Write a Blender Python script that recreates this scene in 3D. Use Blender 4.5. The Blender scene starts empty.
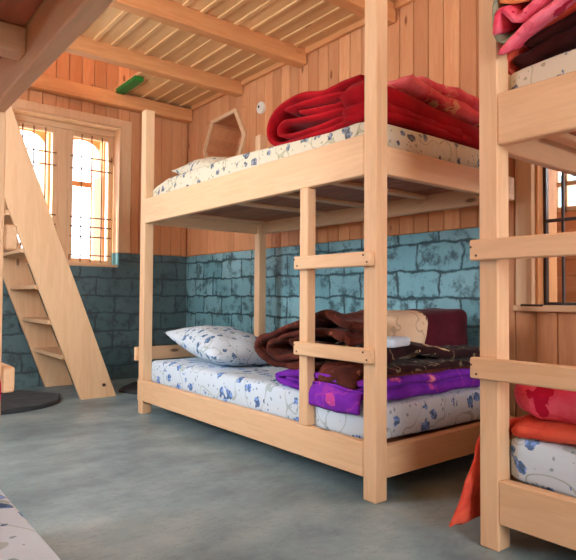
import bpy, bmesh, math, random
from mathutils import Vector, Matrix, noise
random.seed(7)
sc = bpy.context.scene
col = sc.collection
PI = math.pi

# ------------------------------------------------------------------ materials
def new_mat(name, rough=0.6, spec=0.3):
    m = bpy.data.materials.new(name); m.use_nodes = True
    nt = m.node_tree; nt.nodes.clear()
    out = nt.nodes.new('ShaderNodeOutputMaterial'); b = nt.nodes.new('ShaderNodeBsdfPrincipled')
    nt.links.new(b.outputs[0], out.inputs[0])
    b.inputs['Roughness'].default_value = rough
    b.inputs['Specular IOR Level'].default_value = spec
    return m, nt, b
class N:
    def __init__(s, nt): s.nt = nt
    def n(s, t, **k):
        x = s.nt.nodes.new(t)
        for a, v in k.items(): setattr(x, a, v)
        return x
    def l(s, a, b): s.nt.links.new(a, b)
    def setin(s, sock, v):
        if isinstance(v, (int, float)): sock.default_value = v
        elif isinstance(v, (tuple, list)): sock.default_value = v if len(v) == len(sock.default_value) else tuple(v) + (1,)
        else: s.l(v, sock)
    def math(s, op, a, b=0.0, c=None):
        x = s.n('ShaderNodeMath', operation=op); s.setin(x.inputs[0], a); s.setin(x.inputs[1], b)
        if c is not None: s.setin(x.inputs[2], c)
        return x.outputs[0]
    def mix(s, f, a, b, mode='MIX'):
        x = s.n('ShaderNodeMix', data_type='RGBA', blend_type=mode)
        s.setin(x.inputs[0], f); s.setin(x.inputs[6], a); s.setin(x.inputs[7], b)
        return x.outputs[2]
    def ramp(s, f, stops):
        x = s.n('ShaderNodeValToRGB'); e = x.color_ramp.elements
        while len(e) < len(stops): e.new(0.5)
        for i, (p, c) in enumerate(stops):
            e[i].position = p; e[i].color = tuple(c) + (1,) if len(c) == 3 else c
        s.l(f, x.inputs[0]); return x.outputs[0]
    def coords(s, rnd=True):
        tc = s.n('ShaderNodeTexCoord').outputs['Object']
        if not rnd: return tc
        oi = s.n('ShaderNodeObjectInfo').outputs['Random']
        cx = s.n('ShaderNodeCombineXYZ'); s.l(s.math('MULTIPLY', oi, 31.0), cx.inputs[0]); s.l(s.math('MULTIPLY', oi, 57.0), cx.inputs[1]); s.l(s.math('MULTIPLY', oi, 17.0), cx.inputs[2])
        v = s.n('ShaderNodeVectorMath', operation='ADD'); s.l(tc, v.inputs[0]); s.l(cx.outputs[0], v.inputs[1])
        return v.outputs[0]
    def mapping(s, v, scale, loc=(0, 0, 0)):
        x = s.n('ShaderNodeMapping'); s.l(v, x.inputs[0]); x.inputs['Scale'].default_value = scale; x.inputs['Location'].default_value = loc
        return x.outputs[0]
    def noise(s, v, scale, detail=3, rough=0.5, out='Fac'):
        x = s.n('ShaderNodeTexNoise'); s.l(v, x.inputs['Vector']); x.inputs['Scale'].default_value = scale
        x.inputs['Detail'].default_value = detail; x.inputs['Roughness'].default_value = rough
        return x.outputs[out]
    def voro(s, v, scale, out='Distance', feature='F1', rnd=1.0):
        x = s.n('ShaderNodeTexVoronoi', feature=feature); s.l(v, x.inputs['Vector']); x.inputs['Scale'].default_value = scale
        x.inputs['Randomness'].default_value = rnd
        return x.outputs[out]
    def bump(s, b, h, strength=0.3, dist=0.01):
        x = s.n('ShaderNodeBump'); x.inputs['Strength'].default_value = strength; x.inputs['Distance'].default_value = dist
        s.l(h, x.inputs['Height']); s.l(x.outputs[0], b.inputs['Normal'])

def lin(r, g, b):   # sRGB 0-255 -> linear
    f = lambda c: (c/255/12.92 if c/255 <= .04045 else ((c/255+.055)/1.055)**2.4)
    return (f(r), f(g), f(b))

def wood(name, light, dark, grain='z', plank=None, rough=0.55, knots=1.0, vary=0.35):
    """plank=(axis, width): tone changes from board to board"""
    m, nt, b = new_mat(name, rough, 0.25); q = N(nt)
    v = q.coords(plank is None)
    sc_g = {'x': (1.0, 9, 9), 'y': (9, 1.0, 9), 'z': (9, 9, 1.0)}[grain]
    fac_board = None
    if plank:
        sep = q.n('ShaderNodeSeparateXYZ'); q.l(v, sep.inputs[0])
        k = q.math('FLOOR', q.math('DIVIDE', sep.outputs['xyz'.index(plank[0])], plank[1]))
        wn = q.n('ShaderNodeTexWhiteNoise', noise_dimensions='1D'); q.l(k, wn.inputs['W']); fac_board = wn.outputs['Value']
        cx = q.n('ShaderNodeCombineXYZ'); [q.l(q.math('MULTIPLY', fac_board, 23.0+i*11), cx.inputs[i]) for i in range(3)]
        ad = q.n('ShaderNodeVectorMath', operation='ADD'); q.l(v, ad.inputs[0]); q.l(cx.outputs[0], ad.inputs[1]); v = ad.outputs[0]
    mp = q.mapping(v, sc_g)
    n1 = q.noise(mp, 1.3, 4, 0.6)
    rings = q.math('FRACT', q.math('MULTIPLY', n1, 7.0))
    rings = q.math('ABSOLUTE', q.math('SUBTRACT', rings, 0.5))
    f = q.math('ADD', q.math('MULTIPLY', n1, 0.75), q.math('MULTIPLY', rings, 0.35))
    c = q.ramp(f, [(0.2, light), (0.8, dark)])
    fine = q.noise(q.mapping(v, tuple(x*14 if x > 2 else 2 for x in sc_g)), 1.0, 2)
    c = q.mix(q.math('MULTIPLY', fine, 0.22), c, tuple(x*0.6 for x in dark))
    if fac_board is not None:
        c = q.mix(q.math('MULTIPLY', fac_board, vary), c, tuple(x*0.62 for x in dark))
    kn = q.voro(q.mapping(v, tuple(x*.62 if x > 2 else 2.0 for x in sc_g)), 1.0)
    kf = q.math('MULTIPLY', q.math('LESS_THAN', kn, 0.058), 0.75*knots)
    kn2 = q.math('MULTIPLY', q.math('LESS_THAN', kn, 0.085), 0.3*knots)
    c = q.mix(kn2, c, tuple(x*.55 for x in dark)); c = q.mix(kf, c, (dark[0]*.25, dark[1]*.17, dark[2]*.13))
    q.l(c, b.inputs['Base Color'])
    q.bump(b, fine, 0.12, 0.004)
    return m

PALE1, PALE2 = lin(236, 200, 160), lin(216, 174, 132)
OR1, OR2 = lin(232, 174, 124), lin(206, 134, 88)
W = {}
for g in 'xyz':
    W['pale_'+g] = wood('pale pine '+g, PALE1, PALE2, g)
    W['orange_'+g] = wood('aged pine '+g, lin(224, 164, 110), lin(198, 128, 76), g)
W['wall_side'] = wood('pine cladding side', OR1, OR2, 'z', ('y', .105), vary=.62)
W['wall_end'] = wood('pine cladding end', OR1, OR2, 'z', ('x', .105), vary=.62)
W['wall_h'] = wood('pine boards horizontal', OR1, OR2, 'y', ('z', .11), vary=.62)
W['ceil'] = wood('pine ceiling boards', lin(240, 198, 142), lin(220, 166, 112), 'y', ('x', .125), vary=.4)
W['niche'] = wood('pine niche boards', OR1, OR2, 'y', ('z', .1), vary=.5)
W['deck'] = wood('deck boards', lin(190, 122, 88), lin(152, 88, 60), 'y', ('x', .118), vary=.4)

def plain(name, c, rough=.6, spec=.3, metal=0, nscale=6, var=.25, bump=0):
    m, nt, b = new_mat(name, rough, spec); q = N(nt); v = q.coords()
    n = q.noise(v, nscale, 4)
    q.l(q.mix(q.math('MULTIPLY', n, var*2), c, tuple(x*.55 for x in c)), b.inputs['Base Color'])
    b.inputs['Metallic'].default_value = metal
    if bump: q.bump(b, q.noise(v, nscale*6, 3), bump, .01)
    return m

def mat_floor():
    m, nt, b = new_mat('polished grey concrete', .4, .5); q = N(nt); v = q.coords(False)
    n1 = q.noise(q.mapping(v, (1, 1.6, 1)), 1.1, 6, .62); n2 = q.noise(v, 5, 6, .65); n3 = q.noise(v, 38, 3)
    f = q.math('ADD', q.math('MULTIPLY', n1, .6), q.math('MULTIPLY', n2, .4))
    c = q.ramp(f, [(.38, lin(94, 120, 130)), (.5, lin(130, 156, 164)), (.62, lin(160, 182, 186))])
    c = q.mix(q.math('MULTIPLY', n3, .18), c, lin(70, 80, 80))
    # thin scratches / trowel marks
    w = q.noise(q.mapping(v, (2, 5, 1), (3, 1, 0)), 2.2, 5, .7)
    s = q.math('LESS_THAN', q.math('ABSOLUTE', q.math('SUBTRACT', w, .5)), .006)
    c = q.mix(q.math('MULTIPLY', s, .3), c, lin(80, 78, 74))
    q.l(c, b.inputs['Base Color'])
    q.l(q.math('ADD', .3, q.math('MULTIPLY', n2, .3)), b.inputs['Roughness'])
    q.bump(b, n2, .08, .01)
    return m

def mat_blocks(name, axis, tone=1.0):
    m, nt, b = new_mat(name, .5, .4); q = N(nt); v = q.coords(False)
    sep = q.n('ShaderNodeSeparateXYZ'); q.l(v, sep.inputs[0])
    wob = q.noise(v, 6, 3, .6, 'Color'); ws = q.n('ShaderNodeSeparateColor'); q.l(wob, ws.inputs[0])
    cx = q.n('ShaderNodeCombineXYZ')
    q.l(q.math('ADD', sep.outputs[0 if axis == 'x' else 1], q.math('MULTIPLY', ws.outputs[0], .085)), cx.inputs[0])
    q.l(q.math('ADD', sep.outputs[2], q.math('MULTIPLY', ws.outputs[1], .06)), cx.inputs[1])
    br = q.n('ShaderNodeTexBrick'); q.l(cx.outputs[0], br.inputs[0])
    br.inputs['Scale'].default_value = 1; br.inputs['Brick Width'].default_value = .30; br.inputs['Row Height'].default_value = .152
    br.inputs['Mortar Size'].default_value = .013; br.inputs['Mortar Smooth'].default_value = 1.0
    br.inputs['Color1'].default_value = lin(104, 158, 170)+(1,); br.inputs['Color2'].default_value = lin(136, 184, 194)+(1,); br.inputs['Mortar'].default_value = lin(66, 110, 120)+(1,)
    n = q.noise(v, 11, 6, .72)
    # dark smears of mortar spread from the joints and over some blocks
    jf = q.math('ADD', q.math('MULTIPLY', br.outputs['Fac'], .16), n)
    d = q.ramp(jf, [(.50, (0, 0, 0)), (.62, (1, 1, 1))])
    c = q.mix(q.math('MULTIPLY', d, .82), br.outputs['Color'], lin(36, 62, 68))
    big = q.noise(v, 1.7, 4, .6)
    c = q.mix(q.math('MULTIPLY', q.ramp(big, [(.45, (0, 0, 0)), (.7, (1, 1, 1))]), .5), c, lin(52, 88, 96))
    if tone < 1: c = q.mix(.74, c, lin(64, 74, 76))  # end wall greyed down, its lack of light put into the colour
    q.l(c, b.inputs['Base Color'])
    h = q.math('SUBTRACT', q.math('MULTIPLY', n, .6), q.math('MULTIPLY', br.outputs['Fac'], .8))
    q.bump(b, h, .35, .012)
    return m

def mat_floral(name, base=lin(206, 224, 238), flower=lin(72, 122, 190), scale=12.5, warm=False):
    m, nt, b = new_mat(name, .85, .15); q = N(nt); v = q.coords()
    wv = q.noise(v, 14, 2, .5, 'Color')
    vm = q.n('ShaderNodeVectorMath', operation='MULTIPLY_ADD'); q.l(wv, vm.inputs[0]); vm.inputs[1].default_value = (.05, .05, .05); q.l(v, vm.inputs[2]); vv = vm.outputs[0]
    d = q.voro(vv, scale, rnd=.85); petals = q.noise(v, 55, 2, .6)
    fl = q.math('LESS_THAN', q.math('ADD', d, q.math('MULTIPLY', petals, .42)), .5)
    shade = q.noise(v, 70, 2)
    fcol = q.ramp(shade, [(.38, tuple(x*.4 for x in flower)), (.5, flower), (.62, tuple(min(1, x*1.5+.15) for x in flower))])
    stem = q.math('LESS_THAN', q.math('ABSOLUTE', q.math('SUBTRACT', q.noise(v, 6.5, 1, .4), .5)), .0095)
    ld = q.voro(vv, scale*2.3, rnd=1.0); leaf = q.math('LESS_THAN', q.math('ADD', ld, q.math('MULTIPLY', petals, .35)), .37)
    wash = q.noise(v, 3, 2)
    c = q.mix(q.math('MULTIPLY', wash, .25), base, tuple(x*.8 for x in base))
    gr = lin(96, 122, 100) if not warm else lin(112, 116, 70)
    c = q.mix(q.math('MULTIPLY', stem, .4), c, gr)
    c = q.mix(q.math('MULTIPLY', leaf, .62), c, lin(92, 128, 150) if not warm else lin(120, 128, 96))
    c = q.mix(q.math('MULTIPLY', fl, .9), c, fcol)
    q.l(c, b.inputs['Base Color'])
    q.bump(b, q.noise(v, 9, 3), .35, .03)
    return m

def mat_cloth(name, c1, c2, scale=5, spots=None, rough=.9, sheen=.06, thr=.4, c3=None, sscale=9):
    m, nt, b = new_mat(name, rough, .1); q = N(nt); v = q.coords()
    n = q.noise(v, scale, 4, .6)
    c = q.ramp(n, [(.35, c1), (.65, c2)])
    if spots:
        wv = q.noise(v, 11, 3, .6, 'Color')
        vm = q.n('ShaderNodeVectorMath', operation='MULTIPLY_ADD'); q.l(wv, vm.inputs[0]); vm.inputs[1].default_value = (.13, .13, .13); q.l(v, vm.inputs[2])
        d = q.voro(vm.outputs[0], sscale)
        c = q.mix(q.math('LESS_THAN', d, thr), c, spots)
        if c3: c = q.mix(q.math('LESS_THAN', d, thr*.5), c, c3)
        line = q.math('LESS_THAN', q.math('ABSOLUTE', q.math('SUBTRACT', q.noise(v, sscale*.8, 2, .5), .5)), .014)
        c = q.mix(q.math('MULTIPLY', line, .3), c, spots)
    q.l(c, b.inputs['Base Color'])
    b.inputs['Sheen Weight'].default_value = sheen; b.inputs['Sheen Roughness'].default_value = .4
    q.bump(b, q.math('ADD', q.noise(v, 160, 2), q.math('MULTIPLY', q.noise(v, 12, 3), 2)), .3, .01)
    return m

M_floor = mat_floor()
M_blocks_s = mat_blocks('teal painted blockwork side', 'y'); M_blocks_e = mat_blocks('teal painted blockwork end shaded', 'x', .55)
M_teal = plain('teal paint', lin(92, 158, 168), .5, .4, nscale=9, bump=.3)
M_floral = mat_floral('blue floral cotton')
M_floral_w = mat_floral('cream floral cotton', base=lin(212, 206, 184), flower=lin(84, 98, 118), scale=15, warm=True)
M_floral_p = mat_floral('pillow floral cotton', base=lin(208, 224, 236), flower=lin(66, 112, 160), scale=15)
M_red = mat_cloth('deep red fleece', lin(136, 10, 20), lin(178, 20, 32), 4)
M_coral = mat_cloth('coral fleece', lin(206, 70, 54), lin(228, 104, 80), 4, spots=lin(196, 58, 52), thr=.12, sscale=5)
M_pink = mat_cloth('pink fleece', lin(226, 58, 92), lin(244, 122, 142), 5, spots=lin(188, 22, 60), thr=.28, sscale=7)
M_pinkf = mat_cloth('pink floral fleece', lin(222, 58, 76), lin(240, 128, 138), 6, spots=lin(236, 176, 140), thr=.24, c3=lin(176, 24, 42), sscale=7)
M_brown = mat_cloth('chocolate fleece', lin(66, 32, 26), lin(104, 52, 42), 6, spots=lin(148, 84, 62), thr=.13, sscale=12)
M_maroon = mat_cloth('maroon fleece', lin(58, 18, 28), lin(88, 30, 42), 4)
M_black = mat_cloth('black floral fleece', lin(34, 20, 24), lin(56, 30, 34), 5, spots=lin(206, 182, 140), thr=.2, sscale=11)
M_purple = mat_cloth('purple fleece', lin(98, 30, 150), lin(132, 50, 186), 5, spots=lin(196, 76, 160), thr=.2, c3=lin(236, 150, 160), sscale=7)
M_creamf = mat_cloth('cream fleece with brown scrolls', lin(216, 190, 156), lin(230, 208, 178), 4, spots=lin(92, 58, 48), thr=.16, sscale=9)
M_peach = mat_cloth('peach floral fleece', lin(240, 128, 70), lin(246, 172, 110), 6, spots=lin(232, 70, 84), thr=.34, sscale=8)
M_grey = mat_cloth('grey green fleece', lin(96, 108, 92), lin(168, 164, 140), 12)
M_darkb = mat_cloth('dark brown fleece', lin(44, 16, 16), lin(68, 28, 26), 5)
M_rug = mat_cloth('charcoal rug', lin(42, 46, 50), lin(58, 62, 66), 14, sheen=.1)
M_iron = plain('dark iron bars', lin(58, 44, 40), .5, .4, nscale=20)
M_ironbrown = plain('lighter brown iron', lin(130, 92, 66), .5, .4, nscale=20)  # lighter, browner iron for the far window grille
M_nail = plain('nail steel', lin(96, 72, 58), .4, .5, metal=.6)
M_white = plain('white plastic', lin(232, 226, 214), .35, .5, var=.05)
M_socket = plain('dark opening', lin(52, 40, 38), .6, .3)
M_green = plain('green painted board', lin(16, 112, 42), .5, .4, var=.15)
M_ground = plain('bright outdoor ground', lin(214, 208, 196), .9, .2, nscale=1)
M_paleblue = mat_cloth('pale blue cotton', lin(186, 210, 230), lin(214, 228, 240), 6)
def mat_glass():
    m, nt, b = new_mat('window glass', .03, .5)
    b.inputs['Transmission Weight'].default_value = 1; b.inputs['IOR'].default_value = 1.45
    b.inputs['Base Color'].default_value = (.97, .99, 1, 1)
    return m

# ------------------------------------------------------------------ helpers
def link(name, bm, mat, parent=None, loc=None, smooth=False):
    me = bpy.data.meshes.new(name); bmesh.ops.recalc_face_normals(bm, faces=bm.faces); bm.to_mesh(me); bm.free()
    if smooth:
        for p in me.polygons: p.use_smooth = True
    o = bpy.data.objects.new(name, me); col.objects.link(o)
    for mm in (mat if isinstance(mat, (list, tuple)) else [mat]): me.materials.append(mm)
    if parent: o.parent = parent
    if loc: o.location = loc
    return o
def tag(o, label, cat, group=None):
    o['label'] = label; o['category'] = cat
    if group: o['group'] = group
    return o
def struct(name, bm, mat, parent=None):
    o = link(name, bm, mat, parent); o['kind'] = 'structure'; return o
def empty(name, loc=(0, 0, 0), label=None, cat=None, group=None):
    o = bpy.data.objects.new(name, None); col.objects.link(o); o.location = loc; o.empty_display_size = .1
    if label: tag(o, label, cat, group)
    return o
def box(bm, x0, x1, y0, y1, z0, z1, bev=.003):
    x0, x1 = min(x0, x1), max(x0, x1); y0, y1 = min(y0, y1), max(y0, y1)
    r = bmesh.ops.create_cube(bm, size=1)
    for v in r['verts']:
        v.co = Vector(((x0+x1)/2+v.co.x*(x1-x0), (y0+y1)/2+v.co.y*(y1-y0), (z0+z1)/2+v.co.z*(z1-z0)))
    if bev:
        es = list({e for v in r['verts'] for e in v.link_edges})
        bmesh.ops.bevel(bm, geom=es, offset=bev, segments=1, affect='EDGES', profile=.5)
    return bm
def boxm(*a, **k): return box(bmesh.new(), *a, **k)
def prism(bm, pts, axis, a, b):
    """polygon pts (2D, in the two other axes in order) extruded along axis from a to b"""
    def mk(p, t):
        c = [p[0], p[1]]; c.insert('xyz'.index(axis), t); return bm.verts.new(c)
    A = [mk(p, a) for p in pts]; B = [mk(p, b) for p in pts]
    bm.faces.new(A); bm.faces.new(B)
    n = len(pts)
    for i in range(n): bm.faces.new((A[i], A[(i+1) % n], B[(i+1) % n], B[i]))
    return bm
def cyl(bm, p0, p1, r, seg=10):
    p0, p1 = Vector(p0), Vector(p1); d = p1-p0
    m = Matrix.Translation((p0+p1)/2) @ d.to_track_quat('Z', 'Y').to_matrix().to_4x4()
    bmesh.ops.create_cone(bm, cap_ends=True, segments=seg, radius1=r, radius2=r, depth=d.length, matrix=m)
    return bm
def catmull(pts, n):
    P = [Vector(p) for p in pts]; P = [P[0]*2-P[1]] + P + [P[-1]*2-P[-2]]
    out = []; segs = len(P)-3
    for i in range(segs):
        for k in range(n):
            t = k/n; a, b, c, d = P[i:i+4]
            out.append(.5*((2*b)+(c-a)*t+(2*a-5*b+4*c-d)*t*t+(3*b-a-3*c+d)*t**3))
    out.append(P[-2]); return out
def ribbon(bm, path, axis, a, b, th, n=6, K=14, amp=.008, freq=7, seed=0, midx=0, drift=.0):
    """a thick cloth layer: 2D path (in the two axes other than axis), extruded along axis"""
    pts = catmull(path, n); Mn = len(pts)
    nor = []
    for i in range(Mn):
        d = pts[min(i+1, Mn-1)]-pts[max(i-1, 0)]; d.normalize(); nor.append(Vector((-d.y, d.x)))
    rings = []
    for k in range(K+1):
        t = k/K; s = a+(b-a)*t; e = min(t, 1-t)*K
        f = .55 if e < .5 else (.88 if e < 1.5 else 1.0)
        off = []
        L = [pts[i]+nor[i]*th/2*f for i in range(Mn)]; R_ = [pts[i]-nor[i]*th/2*f for i in range(Mn)]
        d0 = (pts[0]-pts[1]).normalized()*th*.42*f; d1 = (pts[-1]-pts[-2]).normalized()*th*.42*f
        ring = L+[pts[-1]+d1]+R_[::-1]+[pts[0]+d0]
        vs = []
        for p in ring:
            c = [p.x, p.y]; c.insert('xyz'.index(axis), s); c = Vector(c)
            w = noise.noise_vector(c*freq+Vector((seed*7.3, seed*3.1, 0)))*amp+noise.noise_vector(c*freq*2.7+Vector((seed, 5, 0)))*amp*.35
            c += w; c.z -= 0
            vs.append(bm.verts.new(c))
        rings.append(vs)
    m = len(rings[0]); fs = []
    for k in range(K):
        for i in range(m): fs.append(bm.faces.new((rings[k][i], rings[k][(i+1) % m], rings[k+1][(i+1) % m], rings[k+1][i])))
    for r, idx in ((rings[0], 0), (rings[-1], 1)):
        for i in range(Mn-1):
            fs.append(bm.faces.new((r[i], r[i+1], r[2*Mn-i-1], r[2*Mn-i])))
        fs.append(bm.faces.new((r[Mn-1], r[Mn], r[Mn+1]))); fs.append(bm.faces.new((r[0], r[2*Mn], r[2*Mn+1])))
    for f_ in fs: f_.material_index = midx
    return bm
def rounded(bm, x0, x1, y0, y1, z0, z1, p=6, nu=36, nv=18, amp=.004, freq=6, seed=0, e2=4):
    """superellipsoid block"""
    cx, cy, cz = (x0+x1)/2, (y0+y1)/2, (z0+z1)/2; a, b, c = (x1-x0)/2, (y1-y0)/2, (z1-z0)/2
    sg = lambda v, e: math.copysign(abs(v)**e, v)
    rows = []
    for j in range(1, nv):
        ph = -PI/2+PI*j/nv; row = []
        for i in range(nu):
            th = 2*PI*i/nu
            P_ = Vector((cx+a*sg(math.cos(ph), 2/e2)*sg(math.cos(th), 2/p), cy+b*sg(math.cos(ph), 2/e2)*sg(math.sin(th), 2/p), cz+c*sg(math.sin(ph), 2/e2)))
            P_ += noise.noise_vector(P_*freq+Vector((seed*5.1, 0, seed)))*amp
            row.append(bm.verts.new(P_))
        rows.append(row)
    B = bm.verts.new((cx, cy, z0)); T = bm.verts.new((cx, cy, z1))
    for j in range(len(rows)-1):
        for i in range(nu): bm.faces.new((rows[j][i], rows[j][(i+1) % nu], rows[j+1][(i+1) % nu], rows[j+1][i]))
    for i in range(nu):
        bm.faces.new((B, rows[0][(i+1) % nu], rows[0][i])); bm.faces.new((T, rows[-1][i], rows[-1][(i+1) % nu]))
    return bm
def pillow(L, Wd, H, n=22, seed=0):
    bm = bmesh.new(); g = {}
    for side in (1, -1):
        for i in range(n+1):
            for j in range(n+1):
                u, v = -1+2*i/n, -1+2*j/n
                if side == -1 and (i in (0, n) or j in (0, n)): g[(side, i, j)] = g[(1, i, j)]; continue
                pinch = 1-.07*(1-abs(u)**2)*abs(v)**3; pinch2 = 1-.07*(1-abs(v)**2)*abs(u)**3
                h = (max(0, (1-abs(u)**2.4))**.62)*(max(0, (1-abs(v)**2.4))**.62)*H/2
                P_ = Vector((u*L/2*pinch2, v*Wd/2*pinch, side*h))
                if side == 1: P_ += Vector((0, 0, noise.noise(P_*9+Vector((seed, 0, 0)))*.014+noise.noise(P_*25+Vector((seed, 3, 0)))*.004))
                g[(side, i, j)] = bm.verts.new(P_)
    for side in (1, -1):
        for i in range(n):
            for j in range(n): bm.faces.new((g[(side, i, j)], g[(side, i+1, j)], g[(side, i+1, j+1)], g[(side, i, j+1)]))
    return bm

# ------------------------------------------------------------------ room shell
XW, YF, XL, YB = 1.11, 3.431, -2.32, -3.3
ZB, ZC = 1.10, 2.50
struct('floor', boxm(XL-.2, XW+1.6, YB-.2, YF+.2, -.1, 0, bev=0), M_floor)

def planks_wall(bm, axis, pos, out, u0, u1, z0, z1, w=.105, th=.018, holes=(), gap=.0035):
    """vertical boards covering a wall; holes = [(u0,u1,z0,z1)]; out=+1/-1 direction the boards stick into the room"""
    k0 = math.floor(u0/w); k1 = math.ceil(u1/w)
    for k in range(k0, k1):
        a, b = max(u0, k*w)+gap/2, min(u1, (k+1)*w)-gap/2
        if b-a < .004: continue
        # split board at hole boundaries
        us = sorted({a, b} | {h for H_ in holes for h in H_[:2] if a < h < b})
        for s0, s1 in zip(us[:-1], us[1:]):
            mid = (s0+s1)/2; segs = [(z0, z1)]
            for H_ in holes:
                if H_[0] < mid < H_[1]:
                    ns = []
                    for (p, q_) in segs:
                        if H_[3] <= p or H_[2] >= q_: ns.append((p, q_)); continue
                        if H_[2] > p: ns.append((p, H_[2]))
                        if H_[3] < q_: ns.append((H_[3], q_))
                    segs = ns
            for p, q_ in segs:
                if q_-p < .004: continue
                if axis == 'x': box(bm, s0, s1, pos, pos+out*th, p, q_, bev=.004 if s1-s0 > .02 else 0)
                else: box(bm, pos, pos+out*th, s0, s1, p, q_, bev=.004 if s1-s0 > .02 else 0)
    return bm
def solid_wall(bm, axis, p0, p1, u0, u1, z0, z1, holes=()):
    us = sorted({u0, u1} | {h for H_ in holes for h in H_[:2]})
    for s0, s1 in zip(us[:-1], us[1:]):
        mid = (s0+s1)/2; segs = [(z0, z1)]
        for H_ in holes:
            if H_[0] < mid < H_[1]:
                ns = []
                for (p, q_) in segs:
                    if H_[3] <= p or H_[2] >= q_: ns.append((p, q_)); continue
                    if H_[2] > p: ns.append((p, H_[2]))
                    if H_[3] < q_: ns.append((H_[3], q_))
                segs = ns
        for p, q_ in segs:
            if axis == 'x': box(bm, s0, s1, p0, p1, p, q_, bev=0)
            else: box(bm, p0, p1, s0, s1, p, q_, bev=0)
    return bm
FW = (-.45, .45, .975, 2.20)                      # far window hole
NICHE = [(2.97, 2.275), (2.59, 2.29), (2.45, 2.05), (2.56, 1.80), (2.97, 1.79), (3.10, 2.04)]
W2 = (-1.15, .005, .70, 1.60)                     # side window hole (y0,y1,z0,z1)
LOFT = 3.7
# far wall: blockwork below, pine boards above (boards run on up through the loft)
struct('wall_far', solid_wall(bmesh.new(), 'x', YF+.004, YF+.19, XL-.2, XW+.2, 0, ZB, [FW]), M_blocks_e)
wf = bpy.data.objects['wall_far']
bm = solid_wall(bmesh.new(), 'x', YF+.02, YF+.19, XL-.2, XW+.2, ZB, LOFT, [FW])
planks_wall(bm, 'x', YF+.02, -1, XL, XW, ZB+.002, LOFT, holes=[FW])
struct('wall_far_cladding', bm, W['wall_end'])
# side wall with hexagonal niche and the window
hexh = (2.45, 3.10, 1.79, 2.29)
BR = .22                                          # blockwork ends here, boards run to the floor nearer than this
struct('wall_right', solid_wall(bmesh.new(), 'y', XW+.004, XW+.2, BR, YF+.2, 0, ZB), M_blocks_s)
bm = solid_wall(bmesh.new(), 'y', XW+.02, XW+.2, BR, YF+.2, ZB, LOFT, [hexh])
solid_wall(bm, 'y', XW+.02, XW+.2, YB, BR, 0, LOFT, [W2])
planks_wall(bm, 'y', XW+.02, -1, BR, YF, ZB+.002, LOFT, holes=[hexh])
planks_wall(bm, 'y', XW+.02, -1, YB, BR, 0, LOFT, holes=[W2])
# fill the corners between the hexagon and its bounding rectangle
def hexfill(x0, x1, bm):
    y0, y1, z0, z1 = hexh; P = NICHE
    for tri in ([(y0, z1), P[1], P[2]], [(y0, z0), P[2], P[3]], [P[3], (y0, z0), (P[4][0], z0), P[4]],
                [(y1, z0), P[4], P[5]], [(y1, z1), P[5], P[0]], [P[0], P[1], (P[0][0], z1)]):
        pr = prism(bmesh.new(), tri, 'x', x0, x1); me = bpy.data.meshes.new('t'); pr.to_mesh(me); pr.free(); bm.from_mesh(me); bpy.data.meshes.remove(me)
hexfill(XW+.002, XW+.2, bm)
struct('wall_right_cladding', bm, W['wall_side'])
# left and back walls (out of frame), each with real window openings
LW = (.75, 1.75, .9, 2.1); LW2 = (-1.6, -.6, 2.75, 3.5)
bm = solid_wall(bmesh.new(), 'y', XL-.2, XL, YB-.2, YF+.2, 0, LOFT, [LW, LW2])
planks_wall(bm, 'y', XL, 1, YB, YF, 0, LOFT, holes=[LW, LW2])
struct('wall_left', bm, W['wall_side'])
BW1, BW2 = (-1.7, -.5, .8, 2.2), (-.2, .9, .8, 2.2)
bm = solid_wall(bmesh.new(), 'x', YB-.2, YB, XL-.2, XW+.2, 0, LOFT, [BW1, BW2])
planks_wall(bm, 'x', YB, 1, XL, XW, 0, LOFT, holes=[BW1, BW2])
struct('wall_back', bm, W['wall_end'])
struct('ceiling_loft', boxm(XL-.2, XW+.2, YB-.2, YF+.2, LOFT, LOFT+.1, bev=0), W['ceil'])
# ceiling boards with battens over the joints, stair hatch at the far left
HX, HY = .385, 2.585
bm = bmesh.new(); w = .125; k = math.floor(XL/w)
while k*w < XW:
    a, b = max(XL, k*w)+.001, min(XW, (k+1)*w)-.001
    if a < b:
        if b <= HX+.02: box(bm, a, b, YB, HY-.0, ZC, ZC+.03, bev=.003)
        else: box(bm, a, b, YB, YF, ZC, ZC+.03, bev=.003)
        if a > XL+.05:
            y1 = HY if k*w < HX else YF
            box(bm, k*w-.015, k*w+.015, YB, y1, ZC-.010, ZC+.002, bev=.003)
    k += 1
struct('ceiling', bm, W['ceil'])
# beams under the ceiling
def beam(y0, y1, z0, z1, x0=XL, x1=XW+.0, mat='orange_x', nm='trim_1'):
    return struct(nm, boxm(x0, x1, y0, y1, z0, z1, bev=.006), W[mat])
beam(1.685, 1.775, 2.385, 2.50, nm='trim_1', x1=XW-.005); beam(2.495, 2.585, 2.39, 2.50, nm='trim_2', x1=XW-.005)
beam(3.33, 3.411, 2.36, 2.478, nm='trim_3', x1=XW-.005)
beam(.86, .95, 2.385, 2.50, nm='trim_4', x1=XW-.005); beam(.02, .11, 2.385, 2.50, nm='trim_5', x1=XW-.005); beam(-.82, -.73, 2.385, 2.50, nm='trim_6', x1=XW-.005)
# ledger along the top of the side wall between the beams
bm = bmesh.new()
for a, b in ((YB, -.82), (-.73, .02), (.11, .86), (.95, 1.685), (1.775, 2.495), (2.585, 3.33)): box(bm, XW-.028, XW, a+.002, b-.002, ZC-.04, ZC-.0005, bev=.003)
struct('trim_7', bm, W['orange_y'])

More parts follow.
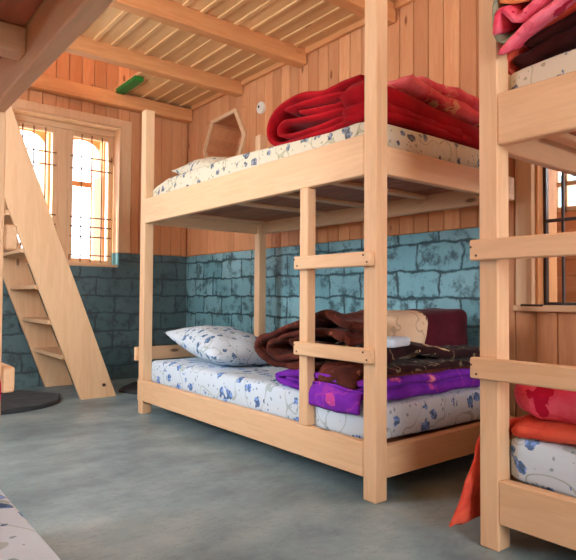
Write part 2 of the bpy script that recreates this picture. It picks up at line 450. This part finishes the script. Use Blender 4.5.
# ---- far window: linings, centre post, sashes, iron grille, outside shutters
win = empty('window_1', (0, YF+.1, .975)); win['kind'] = 'structure'
def wpart(name, bm, mat, parent=win):
    for v in bm.verts: v.co -= Vector((0, YF+.1, .975))
    return link(name, bm, mat, parent)
x0, x1, z0, z1 = FW
bm = bmesh.new()                                   # reveal lining
box(bm, x0, x0+.012, YF-.01, YF+.19, z0+.13, z1); box(bm, x1-.012, x1, YF-.01, YF+.19, z0+.13, z1); box(bm, x0, x1, YF-.01, YF+.19, z1-.012, z1)
wpart('window_lining', bm, W['pale_z'])
bm = bmesh.new(); box(bm, x0, x0+.01, YF, YF+.19, z0, z0+.128, bev=0); box(bm, x1-.01, x1, YF, YF+.19, z0, z0+.128, bev=0)
wpart('lower_reveal', bm, M_teal)
bm = bmesh.new(); box(bm, x1+.0, x1+.095, YF-.012, YF+.006, ZB+.005, z1+.07); box(bm, x0-.095, x0, YF-.012, YF+.006, ZB+.005, z1+.07); box(bm, x0, x1, YF-.02, YF+.006, z1, z1+.07)
wpart('casing', bm, W['pale_z'])
wpart('lintel', boxm(x0+.012, x1-.012, YF+.11, YF+.19, z1-.06, z1-.012), W['pale_x'])
wpart('centre_post', boxm(-.04, .04, YF+.13, YF+.19, z0+.012, z1-.06), W['pale_z'])
wpart('window_sill', boxm(x0+.01, x1-.01, YF+.01, YF+.19, z0-.0, z0+.022), W['pale_x'])
for sx in (-1, 1):
    a, b = (.04, x1-.012) if sx > 0 else (x0+.012, -.04)
    bm = bmesh.new(); fw = .045; zz0, zz1 = z0+.022, z1-.06; y_ = YF+.135
    box(bm, a, a+fw, y_, y_+.04, zz0, zz1); box(bm, b-fw, b, y_, y_+.04, zz0, zz1); box(bm, a+fw, b-fw, y_, y_+.04, zz1-fw, zz1); box(bm, a+fw, b-fw, y_, y_+.04, zz0, zz0+.04)
    wpart('sash_frame', bm, W['pale_z'])
    gx = [a+fw+(b-a-2*fw)*t for t in (.22, .5, .8)]
    bm = bmesh.new()
    for x_ in gx: cyl(bm, (x_, y_-.012, zz0+.02), (x_, y_-.012, zz1-.02), .0055, 8)
    for z_ in (1.92, 1.816, 1.40, 1.32, 1.234, 1.075): cyl(bm, (a+.02, y_-.019, z_), (b-.02, y_-.021, z_), .0055, 8)
    wpart('iron_grille', bm, M_ironbrown)
    # opened-out shutter leaf with its own rails, standing outside
    sh = boxm(b-.055, b-.03, YF+.23, YF+.52, zz0+.03, zz1-.02)
    wpart('shutter', sh, W['orange_z'])
    bm = bmesh.new(); box(bm, a+.02, b-.13, YF+.30, YF+.33, 1.70, 1.745); box(bm, a+.02, b-.13, YF+.30, YF+.33, 1.0, 1.06)
    box(bm, a, a+.03, YF+.30, YF+.33, 1.0, 2.15)
    wpart('outer_rail', bm, W['orange_x'])
    # arched head board outside
    pts = [(a+.0, 2.2)]; 
    for t in range(0, 13):
        an = PI*t/12; pts.append(((a+b)/2-.01-.16*math.cos(an), 2.02+.11*math.sin(an)))
    pts.append((b-.02, 2.2))
    wpart('arched_head', prism(bmesh.new(), pts, 'y', YF+.34, YF+.36), W['orange_x'])

# ---- side window with dark iron bars, looking into a boarded veranda
w2 = empty('window_2', (XW, -.57, .70)); w2['kind'] = 'structure'
def w2part(name, bm, mat):
    for v in bm.verts: v.co -= Vector((XW, -.57, .70))
    return link(name, bm, mat, w2)
y0, y1, z0, z1 = W2
bm = bmesh.new(); box(bm, XW-.02, XW+.012, y1, y1+.085, z0-.03, z1+.08); box(bm, XW-.02, XW+.012, y0-.085, y0, z0-.03, z1+.08); box(bm, XW-.02, XW+.012, y0, y1, z1, z1+.08)
w2part('casing', bm, W['pale_z'])
bm = bmesh.new(); box(bm, XW+.013, XW+.2, y1-.014, y1, z0, z1); box(bm, XW+.013, XW+.2, y0, y0+.014, z0, z1)
w2part('window_lining', bm, W['orange_z'])
w2part('window_sill', boxm(XW-.045, XW+.2, y0-.085, y1+.085, z0-.03, z0+.0), W['pale_y'])
bm = bmesh.new()
box(bm, XW+.06, XW+.085, y1-.03, y1-.016, z0, z1, bev=.001); box(bm, XW+.06, XW+.085, y0+.014, y0+.03, z0, z1, bev=.001); box(bm, XW+.06, XW+.085, y0+.03, y1-.03, z0, z0+.014, bev=.001)
yy = y1-.016-.09
while yy > y0+.05: cyl(bm, (XW+.072, yy, z0), (XW+.072, yy, z1), .0075, 8); yy -= .085
for z_ in (1.105, 1.48): box(bm, XW+.062, XW+.070, y0+.02, y1-.02, z_-.008, z_+.008, bev=.001)
w2part('iron_bars', bm, M_iron)
w2part('crack_plate', boxm(XW-.046, XW-.03, -.06, .05, z0-.006, z0+.004, bev=.001), M_socket)
VX = 2.35
VW = (-.9, .53, 1.32, 1.85)
bm = solid_wall(bmesh.new(), 'y', VX, VX+.08, -2.6, 1.6, 0, 2.5, [VW])
z_ = 0
while z_ < 2.5:
    for (a, b) in (((-2.5, VW[0]), (VW[1], 1.5)) if (z_+.11 > VW[2] and z_ < VW[3]) else ((-2.5, 1.5),)):
        box(bm, VX-.015, VX, a, b, z_+.002, min(z_+.108, 2.5), bev=.003)
    z_ += .11
struct('wall_veranda', bm, W['wall_h'])
bm = bmesh.new(); box(bm, XW+.2, VX+.08, 1.5, 1.58, 0, 2.5, bev=0); struct('wall_veranda_end', bm, W['wall_h'])
struct('ceiling_veranda', boxm(XW+.2, VX+.08, -2.6, 1.6, 2.5, 2.56, bev=0), W['wall_h'])
w3 = empty('window_3', (VX, -.2, VW[2])); w3['kind'] = 'structure'
bm = bmesh.new()
for (a, b, c, d) in ((VW[0], VW[1], VW[2], VW[2]+.03), (VW[0], VW[1], VW[3]-.03, VW[3]), (VW[1]-.03, VW[1], VW[2], VW[3]), (VW[0], VW[0]+.03, VW[2], VW[3]), (.43, .455, VW[2], VW[3]), (.08, .105, VW[2], VW[3]), (-.2, -.175, VW[2], VW[3]), (-.5, -.475, VW[2], VW[3]), (VW[0], VW[1], 1.49, 1.52)):
    box(bm, VX-.01, VX+.04, a, b, c, d, bev=.002)
for v in bm.verts: v.co -= Vector((VX, -.2, VW[2]))
link('window_frame', bm, W['pale_y'], w3)
bm = boxm(.0+VX+.012, VX+.016, VW[0]+.01, VW[1]-.01, VW[2]+.01, VW[3]-.01, bev=0)
for v in bm.verts: v.co -= Vector((VX, -.2, VW[2]))
link('window_pane', bm, mat_glass(), w3)

# ---- hexagonal niche
nc = empty('wall_niche', (XW+.1, 2.78, 2.04), 'small hexagonal boarded niche set into the pine wall above the upper bunk', 'niche')
def local(bm, o):
    for v in bm.verts: v.co -= o.location
    return bm
bm = bmesh.new(); cy_, cz_ = 2.78, 2.04
for i in range(6):
    p, q_ = NICHE[i], NICHE[(i+1) % 6]
    f = lambda P_, s: (cy_+(P_[0]-cy_)*s, cz_+(P_[1]-cz_)*s)
    wi = .91 if i in (0, 1, 2) else .985
    prism(bm, [f(p, 1.04), f(q_, 1.04), f(q_, wi), f(p, wi)], 'x', XW-.022, XW+.004)
link('niche_frame', local(bm, nc), W['pale_y'], nc)
bm = bmesh.new()
for i in range(6):
    p, q_ = NICHE[i], NICHE[(i+1) % 6]
    prism(bm, [f(p, .999), f(q_, .999), f(q_, .95), f(p, .95)], 'x', XW+.006, XW+.32)
link('niche_lining', local(bm, nc), W['niche'], nc)
bm = bmesh.new(); z_ = 1.80
for i in range(5): box(bm, XW+.30, XW+.325, 2.47, 3.08, 1.80+i*.1+.002, 1.80+i*.1+.098, bev=.004)
link('niche_back', local(bm, nc), W['niche'], nc)

# ---- wall fittings
jb = empty('junction_box', (XW+.002, 2.234, 2.215), 'round white junction box screwed to the pine wall left of the red blanket', 'junction box')
bm = cyl(bmesh.new(), (0, 0, 0), (-.022, 0, 0), .046, 28); link('box_body', bm, M_white, jb, smooth=False)
link('knockout_hole', cyl(bmesh.new(), (-.0, .018, .01), (-.024, .018, .01), .011, 14), M_socket, jb)
gb = tag(link('painted_board', boxm(HX-.03, HX+.045, 2.93, 3.325, 2.462, 2.4995), M_green), 'short green painted board fixed at the edge of the ceiling hatch', 'board')

# ------------------------------------------------------------------ bunk beds
L, WB, A = 2.0, .943, .0625
def make_bed(name, ox, oy, sx, ladder_far, label, hts=(1.95, 1.95, 1.9, 1.9), headboard=True):
    root = empty(name, (ox, oy, 0), label, 'bunk bed', 'timber bunk beds')
    def P(nm, mat, x0, x1, y0, y1, z0, z1, parent=root, bev=.004):
        a, b = sorted((x0*sx, x1*sx)); return link(nm, boxm(a, b, y0, y1, z0, z1, bev=bev), W[mat] if isinstance(mat, str) else mat, parent)
    P('post', 'pale_z', 0, A, 0, A, 0, hts[0]); P('post', 'pale_z', 0, A, L-A, L, 0, hts[2])
    P('post', 'pale_z', WB-A, WB, .037, .037+A, 0, hts[1]); P('post', 'pale_z', WB-A, WB, L-A, L, 0, hts[3])
    t = .036
    lf = L+.001 if not ladder_far else L-A
    bm = bmesh.new(); box(bm, 0, t, A, L-A, .08, .207, .004)
    if not ladder_far: box(bm, -.005, .02, L-A-.01, L+.002, .08, .207, .003)
    for v in bm.verts: v.co.x *= sx
    link('side_rail', bm, W['pale_y'], root)
    P('side_rail', 'pale_y', 0, t, A, L-A, 1.183, 1.336)
    P('side_rail', 'pale_y', WB-t, WB, .1, L-A, .08, .207); P('side_rail', 'pale_y', WB-t, WB, .1, L-A, 1.183, 1.3)
    P('end_rail', 'pale_x', A, WB-.012, 0, t, .08, .194); P('end_rail', 'pale_x', A, WB-.012, 0, t, 1.183, 1.288)
    P('end_rail', 'pale_x', A, WB-A, L-t, L, .08, .194); P('end_rail', 'pale_x', A, WB-A, L-t, L, 1.183, 1.288)
    if headboard: P('headboard', 'pale_x', -.022, WB, L+.001, L+.021, .325, .41)
    for z in (.165, 1.266):
        bm = bmesh.new(); n = 7; ww = (WB-2*t-.004)/n
        for i in range(n): box(bm, t+.002+i*ww+.002, t+.002+(i+1)*ww-.002, t+.03, L-t-.03, z, z+.016, .002)
        for v in bm.verts: v.co.x *= sx
        link('deck', bm, W['deck'], root)
        for y in (.06, .46, .86, 1.24, L-.13):
            P('slat', 'pale_x', t, WB-t, y+.01, y+.06, z-(.054 if sx < 0 else .02), z)
    # ladder: an upright between the rails and two rungs nailed across it and the corner post
    u0 = .377 if not ladder_far else L-.377-.052
    P('ladder_upright', 'pale_z', 0, .046, u0, u0+.052, .207, 1.183)
    for z, dz in ((.845, 0), (.496, 0)):
        a, b = (.004, u0+.054) if not ladder_far else (u0-.002, L-.0)
        if ladder_far: b = L+.014
        r = P('ladder_rung', 'pale_y', -.03, -.0005, a, b, z, z+.053 if not ladder_far else z+.062)
        for yy in ((a+.018, b-.018)):
            for k, zz in enumerate((z+.014, z+.04)):
                y_ = yy+(.012 if k else -.006)
                link('nail', cyl(bmesh.new(), ((-.0295)*sx, y_, zz), ((-.0325)*sx, y_, zz), .0035, 10), M_nail, r)
    return root
make_bed('bunk_bed', 0, 0, 1, False, 'pale timber bunk bed in the middle, with red folded blanket on its upper deck')
make_bed('bunk_bed', -.004, -.4195-L, 1, True, 'nearest timber bunk bed at the right edge, beside the side window', hts=(1.95, 1.95, 1.95, 1.95), headboard=False)
make_bed('bunk_bed', -1.197, .545-L, -1, True, 'timber bunk bed at the left edge whose upper rail crosses the top left corner', hts=(1.9, 1.9, 1.95, 1.9), headboard=False)

# mattresses
def mattress(x0, x1, y0, y1, z0, z1, mat, label, seed, amp=.008):
    bm = rounded(bmesh.new(), x0, x1, y0, y1, z0, z1, p=24, nu=160, nv=20, amp=amp, freq=5, seed=seed, e2=9)
    if seed == 2:                                   # sheet bunched up beyond the folded blanket
        for v in bm.verts:
            if v.co.z > 1.36: v.co.z += .04*max(0, min(1, (v.co.y-.72)/.3))*max(0, min(1, (1.95-v.co.y)/.3))+.006*noise.noise(v.co*14)
    return tag(link('mattress', bm, mat, smooth=True), label, 'mattress', 'mattresses in floral sheets')
mattress(.042, .9, .045, 1.955, .183, .34, M_floral, 'white mattress with blue flowers on the lower deck of the middle bunk', 1)
mattress(.034, .9, .045, 1.955, 1.284, 1.410, M_floral_w, 'cream floral mattress on the upper deck of the middle bunk', 2)
o2 = -.4195
mattress(.038, .9, o2-1.95, o2-.045, .183, .335, M_floral, 'blue and white floral mattress on the lower deck of the nearest right bunk', 3)
mattress(.038, .9, o2-1.95, o2-.045, 1.284, 1.425, M_floral_w, 'cream floral mattress on the upper deck of the nearest right bunk', 4)
mattress(-2.11, -1.236, .485-1.95, .485-.045, .183, .347, M_floral, 'white floral mattress at the bottom left corner on the left bunk', 5, amp=.004)
mattress(-2.11, -1.26, .485-1.95, .485-.045, 1.285, 1.385, M_floral_w, 'mattress above the left bunk deck in the top left corner', 6)

# pillows
pl = tag(link('pillow', pillow(.84, .5, .2, seed=1), M_floral_p, smooth=True), 'plump white pillow with blue flowers on the lower deck of the middle bunk', 'pillow')
pl.location = (.36, 1.56, .435); pl.rotation_euler = (.05, -.10, math.radians(82))
pu = tag(link('pillow', pillow(.6, .42, .17, seed=4), M_floral_w, smooth=True), 'cream pillow at the far end of the middle bunk upper deck', 'pillow')
pu.location = (.36, 1.62, 1.50); pu.rotation_euler = (0, -.12, math.radians(86))

# ---- red folded blanket on upper deck
bm = bmesh.new()
ribbon(bm, [(.13, 1.41), (.31, 1.407), (.51, 1.402), (.66, 1.412), (.722, 1.47), (.70, 1.545), (.61, 1.588), (.477, 1.596), (.34, 1.566), (.235, 1.572), (.13, 1.574)], 'x', .05, .86, .028, amp=.006, seed=1)
ribbon(bm, [(.13, 1.458), (.31, 1.474), (.476, 1.49), (.60, 1.508), (.655, 1.488), (.63, 1.447), (.476, 1.434), (.31, 1.432), (.13, 1.436)], 'x', .055, .85, .024, amp=.006, seed=2)
ribbon(bm, [(.60, 1.555), (.477, 1.562), (.311, 1.545), (.235, 1.535), (.205, 1.512), (.26, 1.495), (.38, 1.508), (.5, 1.526)], 'x', .055, .85, .024, amp=.006, seed=3)
ribbon(bm, [(.13, 1.545), (.15, 1.54), (.17, 1.51), (.13, 1.485), (.09, 1.48)], 'x', .055, .85, .03, amp=.006, seed=4)
# the layers slope down towards the wall
for v in bm.verts:
    t = max(0, min(1, (v.co.x-.10)/.7)); h = (v.co.z-1.395)
    v.co.z = 1.395+h*(1-.56*t)
for zz, th in ((1.50, .095), (1.445, .06), (1.42, .04)):
    h = zz-1.395; P_ = [(x_, 1.395+h*(1-.56*max(0, min(1, (x_-.10)/.7)))) for x_ in (.05, .25, .45, .65, .86)]
    ribbon(bm, P_, 'y', .045, .22, th, K=8, amp=.006, seed=int(zz*100))
for v in bm.verts: v.co.z += .012
tag(link('blanket', bm, M_red, smooth=True), 'thick red folded blanket on the upper deck of the middle bunk', 'blanket')
bm = bmesh.new()
ribbon(bm, [(.26, 1.578), (.36, 1.572), (.50, 1.55), (.65, 1.53), (.82, 1.515), (.85, 1.545), (.80, 1.578), (.62, 1.592), (.46, 1.598), (.34, 1.60)], 'y', .09, .5, .06, amp=.016, freq=9, seed=5)
for v in bm.verts: v.co.z += .02; v.co.y -= .04
tag(link('blanket', bm, M_pinkf, smooth=True), 'pink floral blanket rolled on top of the red blanket on the middle bunk', 'blanket')

# ---- lower deck of the middle bunk
bm = bmesh.new()
ribbon(bm, [(.07, .356), (.3, .35), (.55, .352), (.625, .372), (.6, .4), (.4, .406), (.07, .402)], 'x', .035, .84, .036, amp=.012, freq=8, seed=6)
ribbon(bm, [(.08, .38), (.3, .377), (.55, .378)], 'x', .03, .83, .02, amp=.01, freq=8, seed=7)
ribbon(bm, [(.16, .397), (.06, .385), (.02, .345), (.02, .300)], 'y', .1, .42, .022, K=10, amp=.010, freq=12, seed=8)
tag(link('blanket', bm, M_purple, smooth=True), 'purple blanket folded flat on the lower deck under the brown blankets', 'blanket')
bm = bmesh.new()
ribbon(bm, [(.13, .452), (.35, .445), (.62, .425), (.80, .44), (.84, .475), (.78, .53), (.66, .575), (.5, .612), (.36, .628), (.22, .60)], 'x', .08, .36, .034, amp=.02, freq=7, seed=9)
ribbon(bm, [(.2, .50), (.42, .48), (.64, .465), (.74, .482), (.70, .52), (.56, .55), (.4, .575), (.26, .56)], 'x', .075, .34, .03, amp=.02, freq=8, seed=10)
ribbon(bm, [(.22, .545), (.3, .575), (.45, .57), (.6, .53), (.56, .51), (.42, .51)], 'x', .085, .35, .024, amp=.016, freq=8, seed=11)
ribbon(bm, [(.30, .475), (.14, .47), (.075, .45), (.045, .42), (.042, .395)], 'y', .13, .34, .024, K=10, amp=.016, freq=9, seed=12)
ribbon(bm, [(.1, .425), (.35, .425), (.6, .42)], 'x', .07, .84, .03, amp=.008, freq=8, seed=13)
for v in bm.verts:
    if v.co.z > .46: v.co.z = .46+(v.co.z-.46)*1.13; v.co.x = .08+(v.co.x-.08)*(.62+.9*max(0, min(1, (v.co.y-.2)/.3)))
tag(link('blanket', bm, M_brown, smooth=True), 'brown patterned blanket heaped in loose folds behind the ladder', 'blanket')
bm = bmesh.new()
ribbon(bm, [(.15, .452), (.3, .455), (.55, .45), (.82, .445)], 'y', .05, .5, .03, amp=.008, freq=8, seed=14)
ribbon(bm, [(.16, .49), (.26, .52), (.38, .515), (.52, .50), (.68, .485), (.84, .48)], 'y', .08, .46, .05, amp=.014, freq=9, seed=15)
tag(link('blanket', bm, M_black, smooth=True), 'black blanket with cream flowers folded at the near end of the lower deck', 'blanket')
bm = rounded(bmesh.new(), .50, .90, .20, .52, .462, .675, p=6, e2=6, nu=70, nv=26, amp=.014, freq=8, seed=16)
rt = link('blanket', bm, M_maroon, smooth=True)
bm = rounded(bmesh.new(), .29, .56, .195, .50, .462, .672, p=6, e2=5, nu=70, nv=26, amp=.010, freq=8, seed=18)
for v in bm.verts: v.co.x += (v.co.z-.56)*.32
link('cream_border', bm, M_creamf, rt, smooth=True)
tag(rt, 'maroon blanket with a cream scrolled border standing folded against the wall side', 'blanket')

tag(link('cloth', rounded(bmesh.new(), .17, .285, .07, .19, .535, .575, p=6, e2=5, amp=.008, seed=2), M_paleblue, smooth=True), 'small pale blue cloth tucked between the middle bunk post and the cream blanket', 'cloth')
# ---- nearest right bunk, upper deck: dark brown wedge under coral, pink and peach layers
bm = bmesh.new(); Y = lambda y: y
ribbon(bm, [(-.50, 1.432), (-.60, 1.452), (-.72, 1.465), (-.95, 1.47), (-1.2, 1.47)], 'x', .06, .8, .045, amp=.012, seed=20)
ribbon(bm, [(-.54, 1.47), (-.64, 1.49), (-.78, 1.50), (-1.2, 1.51)], 'x', .055, .8, .035, amp=.012, seed=21)
for v in bm.verts: v.co.z += .015
tag(link('blanket', bm, M_darkb, smooth=True), 'dark brown blanket lowest in the pile on the nearest right upper deck', 'blanket')
bm = bmesh.new()
ribbon(bm, [(-.468, 1.43), (-.488, 1.468), (-.53, 1.497), (-.60, 1.522), (-.75, 1.545), (-1.2, 1.555)], 'x', .05, .8, .022, amp=.008, seed=22)
tag(link('blanket', bm, M_coral, smooth=True), 'bright coral blanket between brown and pink layers on the nearest upper deck', 'blanket')
def pile(bm):
    for v in bm.verts: v.co.z += max(0, min(v.co.x+.04, .12))*.47
bm = bmesh.new()
ribbon(bm, [(-.513, 1.439), (-.562, 1.468), (-.615, 1.494), (-.70, 1.522), (-.8, 1.54), (-1.2, 1.55)], 'x', -.04, .8, .032, amp=.008, seed=23)
ribbon(bm, [(-.500, 1.502), (-.507, 1.55), (-.525, 1.555), (-.544, 1.532), (-.565, 1.515), (-.61, 1.535), (-.7, 1.57), (-1.1, 1.58)], 'x', -.045, .8, .034, amp=.010, seed=24)
pile(bm)
tag(link('blanket', bm, M_pink, smooth=True), 'pink blanket folded in a lump near the post on the nearest upper deck', 'blanket')
bm = bmesh.new()
ribbon(bm, [(-.515, 1.60), (-.58, 1.575), (-.68, 1.60), (-.8, 1.63), (-1.2, 1.64)], 'x', -.03, .8, .045, amp=.012, seed=25)
pile(bm)
tag(link('blanket', bm, M_peach, smooth=True), 'peach and red floral blanket topmost on the nearest upper deck', 'blanket')
bm = bmesh.new()
ribbon(bm, [(-.56, 1.475), (-.525, 1.465), (-.498, 1.495), (-.492, 1.54), (-.493, 1.58), (-.505, 1.61), (-.54, 1.625)], 'x', -.04, .8, .014, amp=.005, seed=26)
pile(bm)
tag(link('blanket', bm, M_grey, smooth=True), 'grey green blanket edge wrapping the pink pile beside the nearest post', 'blanket')
# lower deck
bm = bmesh.new()
ribbon(bm, [(-.50, .352), (-.60, .356), (-.8, .36), (-1.2, .36)], 'x', .045, .84, .05, amp=.012, freq=8, seed=27)
ribbon(bm, [(-.60, .36), (-.48, .352), (-.44, .338)], 'x', .09, .8, .036, amp=.008, freq=8, seed=29)
ribbon(bm, [(-.47, .345), (-.40, .33), (-.382, .25), (-.372, .15), (-.362, .055)], 'x', .066, .24, .022, K=8, amp=.012, freq=11, seed=28)
for v in bm.verts:
    if v.co.z < .32 and v.co.y > -.42: v.co.x -= (.32-v.co.z)*.48
tag(link('blanket', bm, M_coral, smooth=True), 'coral blanket on the nearest lower deck with one corner hanging to the floor', 'blanket')
bm = bmesh.new()
rounded(bm, .07, .82, -.80, -.445, .37, .505, p=6, e2=3, nu=70, nv=26, amp=.028, freq=9, seed=3)
rounded(bm, .055, .8, -1.15, -.70, .372, .49, p=4, e2=2.4, nu=60, nv=24, amp=.03, freq=8, seed=8)
tag(link('blanket', bm, M_pink, smooth=True), 'fluffy pink quilt bunched on the nearest lower deck', 'quilt')
# left bunk
bm = bmesh.new()
ribbon(bm, [(.0, .495), (-.035, .515), (-.02, .545), (.1, .55), (.35, .55)], 'x', -1.75, -1.232, .045, amp=.008, seed=30)
rounded(bm, -1.75, -1.26, .06, .42, .345, .53, p=5, e2=4, amp=.015, seed=9)
tag(link('blanket', bm, M_pink, smooth=True), 'pink blanket with pale edge on the lower deck of the left bunk', 'blanket')

# ------------------------------------------------------------------ loft stair
st = empty('loft_stair', (-.2, 3.0, 0), 'steep open wooden stair leaning up to the ceiling hatch beside the far window', 'stair')
K_ = -.377
def stringer(y0, y1, xa, xb, ztop):
    bm = bmesh.new(); prism_pts = [(xa, 0), (xb, 0), (xb+K_*ztop, ztop), (xa+K_*ztop, ztop)]
    # polygon in x,z extruded along y
    A_ = [bm.verts.new((p[0], y0, p[1])) for p in prism_pts]; B_ = [bm.verts.new((p[0], y1, p[1])) for p in prism_pts]
    bm.faces.new(A_); bm.faces.new(B_)
    for i in range(4): bm.faces.new((A_[i], A_[(i+1) % 4], B_[(i+1) % 4], B_[i]))
    bmesh.ops.bevel(bm, geom=bm.edges[:], offset=.003, segments=1, affect='EDGES')
    return local(bm, st)
# grain follows the slope closely enough along z
link('stringer', stringer(2.65, 2.685, -.131, .126, 2.35), W['pale_z'], st)
link('stringer', stringer(3.365, 3.40, -.165, .05, 2.35), W['pale_z'], st)
for i in range(9):
    z = .315+.243*i; xc = -.140+K_*z
    link('tread', local(boxm(xc-.0, xc+.19, 2.687, 3.363, z-.03, z), st), W['pale_y'], st)
link('bolt', local(cyl(bmesh.new(), (.03, 2.651, .09), (.03, 2.642, .09), .012, 14), st), M_nail, st)

# rug and dark mat on the floor
def cloth_on_floor(pts, h, mat, amp=.006, seed=0):
    bm = bmesh.new(); vs = []
    cx_ = sum(p[0] for p in pts)/len(pts); cy2 = sum(p[1] for p in pts)/len(pts)
    P_ = catmull(pts+[pts[0]], 6)[:-1]; rings = []
    for s in (1, .985, .9, .7, .45, .2):
        z = .001 if s == 1 else h
        rings.append([bm.verts.new((cx_+(p.x-cx_)*s, cy2+(p.y-cy2)*s, max(.001, z+(0 if s == 1 else amp*noise.noise(Vector((p.x*s*5, p.y*s*5, seed))))))) for p in P_])
    n = len(P_)
    for a, b in zip(rings[:-1], rings[1:]):
        for i in range(n): bm.faces.new((a[i], a[(i+1) % n], b[(i+1) % n], b[i]))
    c = bm.verts.new((cx_, cy2, h))
    for i in range(n): bm.faces.new((rings[-1][i], rings[-1][(i+1) % n], c))
    return bm
tag(link('rug', cloth_on_floor([(-.20, 2.88), (-.29, 2.62), (-.46, 2.47), (-.70, 2.43), (-1.05, 2.45), (-1.1, 2.9), (-.8, 3.15), (-.46, 3.24), (-.32, 3.06)], .022, M_rug, .012), M_rug, smooth=True), 'charcoal grey rug lying crumpled on the floor left of the stair', 'rug')
tag(link('floor_mat', cloth_on_floor([(.2, 2.80), (.27, 2.62), (.5, 2.5), (.62, 2.7), (.5, 3.1), (.36, 3.0)], .02, M_rug, .01, 4), M_rug, smooth=True), 'small black mat on the floor between the stair foot and the bunk post', 'mat')
# outside
gr = struct('ground_outside', boxm(-40, 40, YF+.25, 60, -.35, -.25, bev=0), M_ground)

aw = bmesh.new()
A_ = [(XL-.2, 2.3), (XL-2.1, 2.1), (XL-2.1, 2.07), (XL-.2, 2.26)]
va = [aw.verts.new((p[0], .2, p[1])) for p in A_]; vb = [aw.verts.new((p[0], 3.3, p[1])) for p in A_]
aw.faces.new(va); aw.faces.new(vb)
for i in range(4): aw.faces.new((va[i], va[(i+1) % 4], vb[(i+1) % 4], vb[i]))
struct('sun_blocker_awning', aw, W['orange_x'])  # unseen awning, added to keep sun out of the left window
hb = bmesh.new(); G = {}
for i in range(25):
    for j in range(41):
        x_ = 9+i*1.0; y_ = -20+j*1.2
        G[i, j] = hb.verts.new((x_, y_, -2+(x_-9)*.42+1.6*noise.noise(Vector((x_*.25, y_*.25, 0)))+.5*noise.noise(Vector((x_*.9, y_*.9, 3)))))
for i in range(24):
    for j in range(40): hb.faces.new((G[i, j], G[i+1, j], G[i+1, j+1], G[i, j+1]))
struct('hillside_backdrop', hb, plain('pale hillside backdrop', lin(112, 134, 146), .9, .1, nscale=1.5, var=.5))  # added backdrop, cuts the sky glare seen through the veranda pane
# ------------------------------------------------------------------ light
wd = bpy.data.worlds.new('sky'); sc.world = wd; wd.use_nodes = True
bg = wd.node_tree.nodes['Background']; bg.inputs[0].default_value = (.80, .90, 1.0, 1); bg.inputs[1].default_value = 8
def sun(d, e, c):
    l = bpy.data.lights.new('sun', 'SUN'); l.energy = e; l.color = c; l.angle = .01
    o = bpy.data.objects.new('sun', l); col.objects.link(o); o.rotation_euler = Vector(d).to_track_quat('-Z', 'Y').to_euler(); return o
sun((.9, -.16, -.62), 14.0, (1, .94, .84))
def area(nm, loc, d, sx_, sy_, e, c, portal=False):
    l = bpy.data.lights.new(nm, 'AREA'); l.shape = 'RECTANGLE'; l.size = sx_; l.size_y = sy_; l.energy = e; l.color = c
    o = bpy.data.objects.new(nm, l); col.objects.link(o); o.location = loc; o.rotation_euler = Vector(d).to_track_quat('-Z', 'Z').to_euler()
    if portal: l.cycles.is_portal = True
    return o
area('daylight_far_window', (0, YF+.42, 1.6), (0, -1, 0), .95, 1.3, 1, (1, 1, 1), True)
area('daylight_back_window', (-1.1, YB-.25, 1.5), (0, 1, .0), 1.2, 1.4, 42, (1, .95, .88))
area('daylight_back_window', (.35, YB-.25, 1.5), (0, 1, .0), 1.1, 1.4, 40, (1, .95, .88))
area('daylight_left_window', (XL-.25, 1.25, 1.5), (1, 0, -.05), 1.0, 1.2, 78, (.86, .94, 1))
area('daylight_veranda', (VX+.3, -.2, 1.5), (-1, 0, 0), 1.3, .45, 90, (.92, .97, 1))
area('daylight_loft_window', (XL-.25, -1.1, 3.1), (1, .0, 0), 1.0, .75, 420, (1, .94, .84))

area('fill_lamp_veranda_end', (XW+.75, -2.75, 1.3), (.25, 1, 0), 1.0, 2.0, 22, (1, .97, .93))  # added fill lamp at the open veranda end, brightens its boards
# ------------------------------------------------------------------ camera
cam = bpy.data.cameras.new('camera'); cam.sensor_width = 36; cam.sensor_fit = 'HORIZONTAL'; cam.lens = 575.25/576*36
cam.clip_start = .02
co = bpy.data.objects.new('camera', cam); col.objects.link(co)
R3 = Matrix(((0.78104871, -0.62443785, 0.00634659), (-0.02212599, -0.01751562, 0.99960174), (0.624078, 0.78087808, 0.02749686)))
M4 = Matrix((R3[0], R3[1], -R3[2])).transposed().to_4x4()
M4.translation = (-1.5297, -1.4101, .7365); co.matrix_world = M4
sc.camera = co
vs = sc.view_settings; vs.view_transform = 'Standard'; vs.look = 'None'; vs.gamma = 1; vs.exposure = 0; vs.use_curve_mapping = False
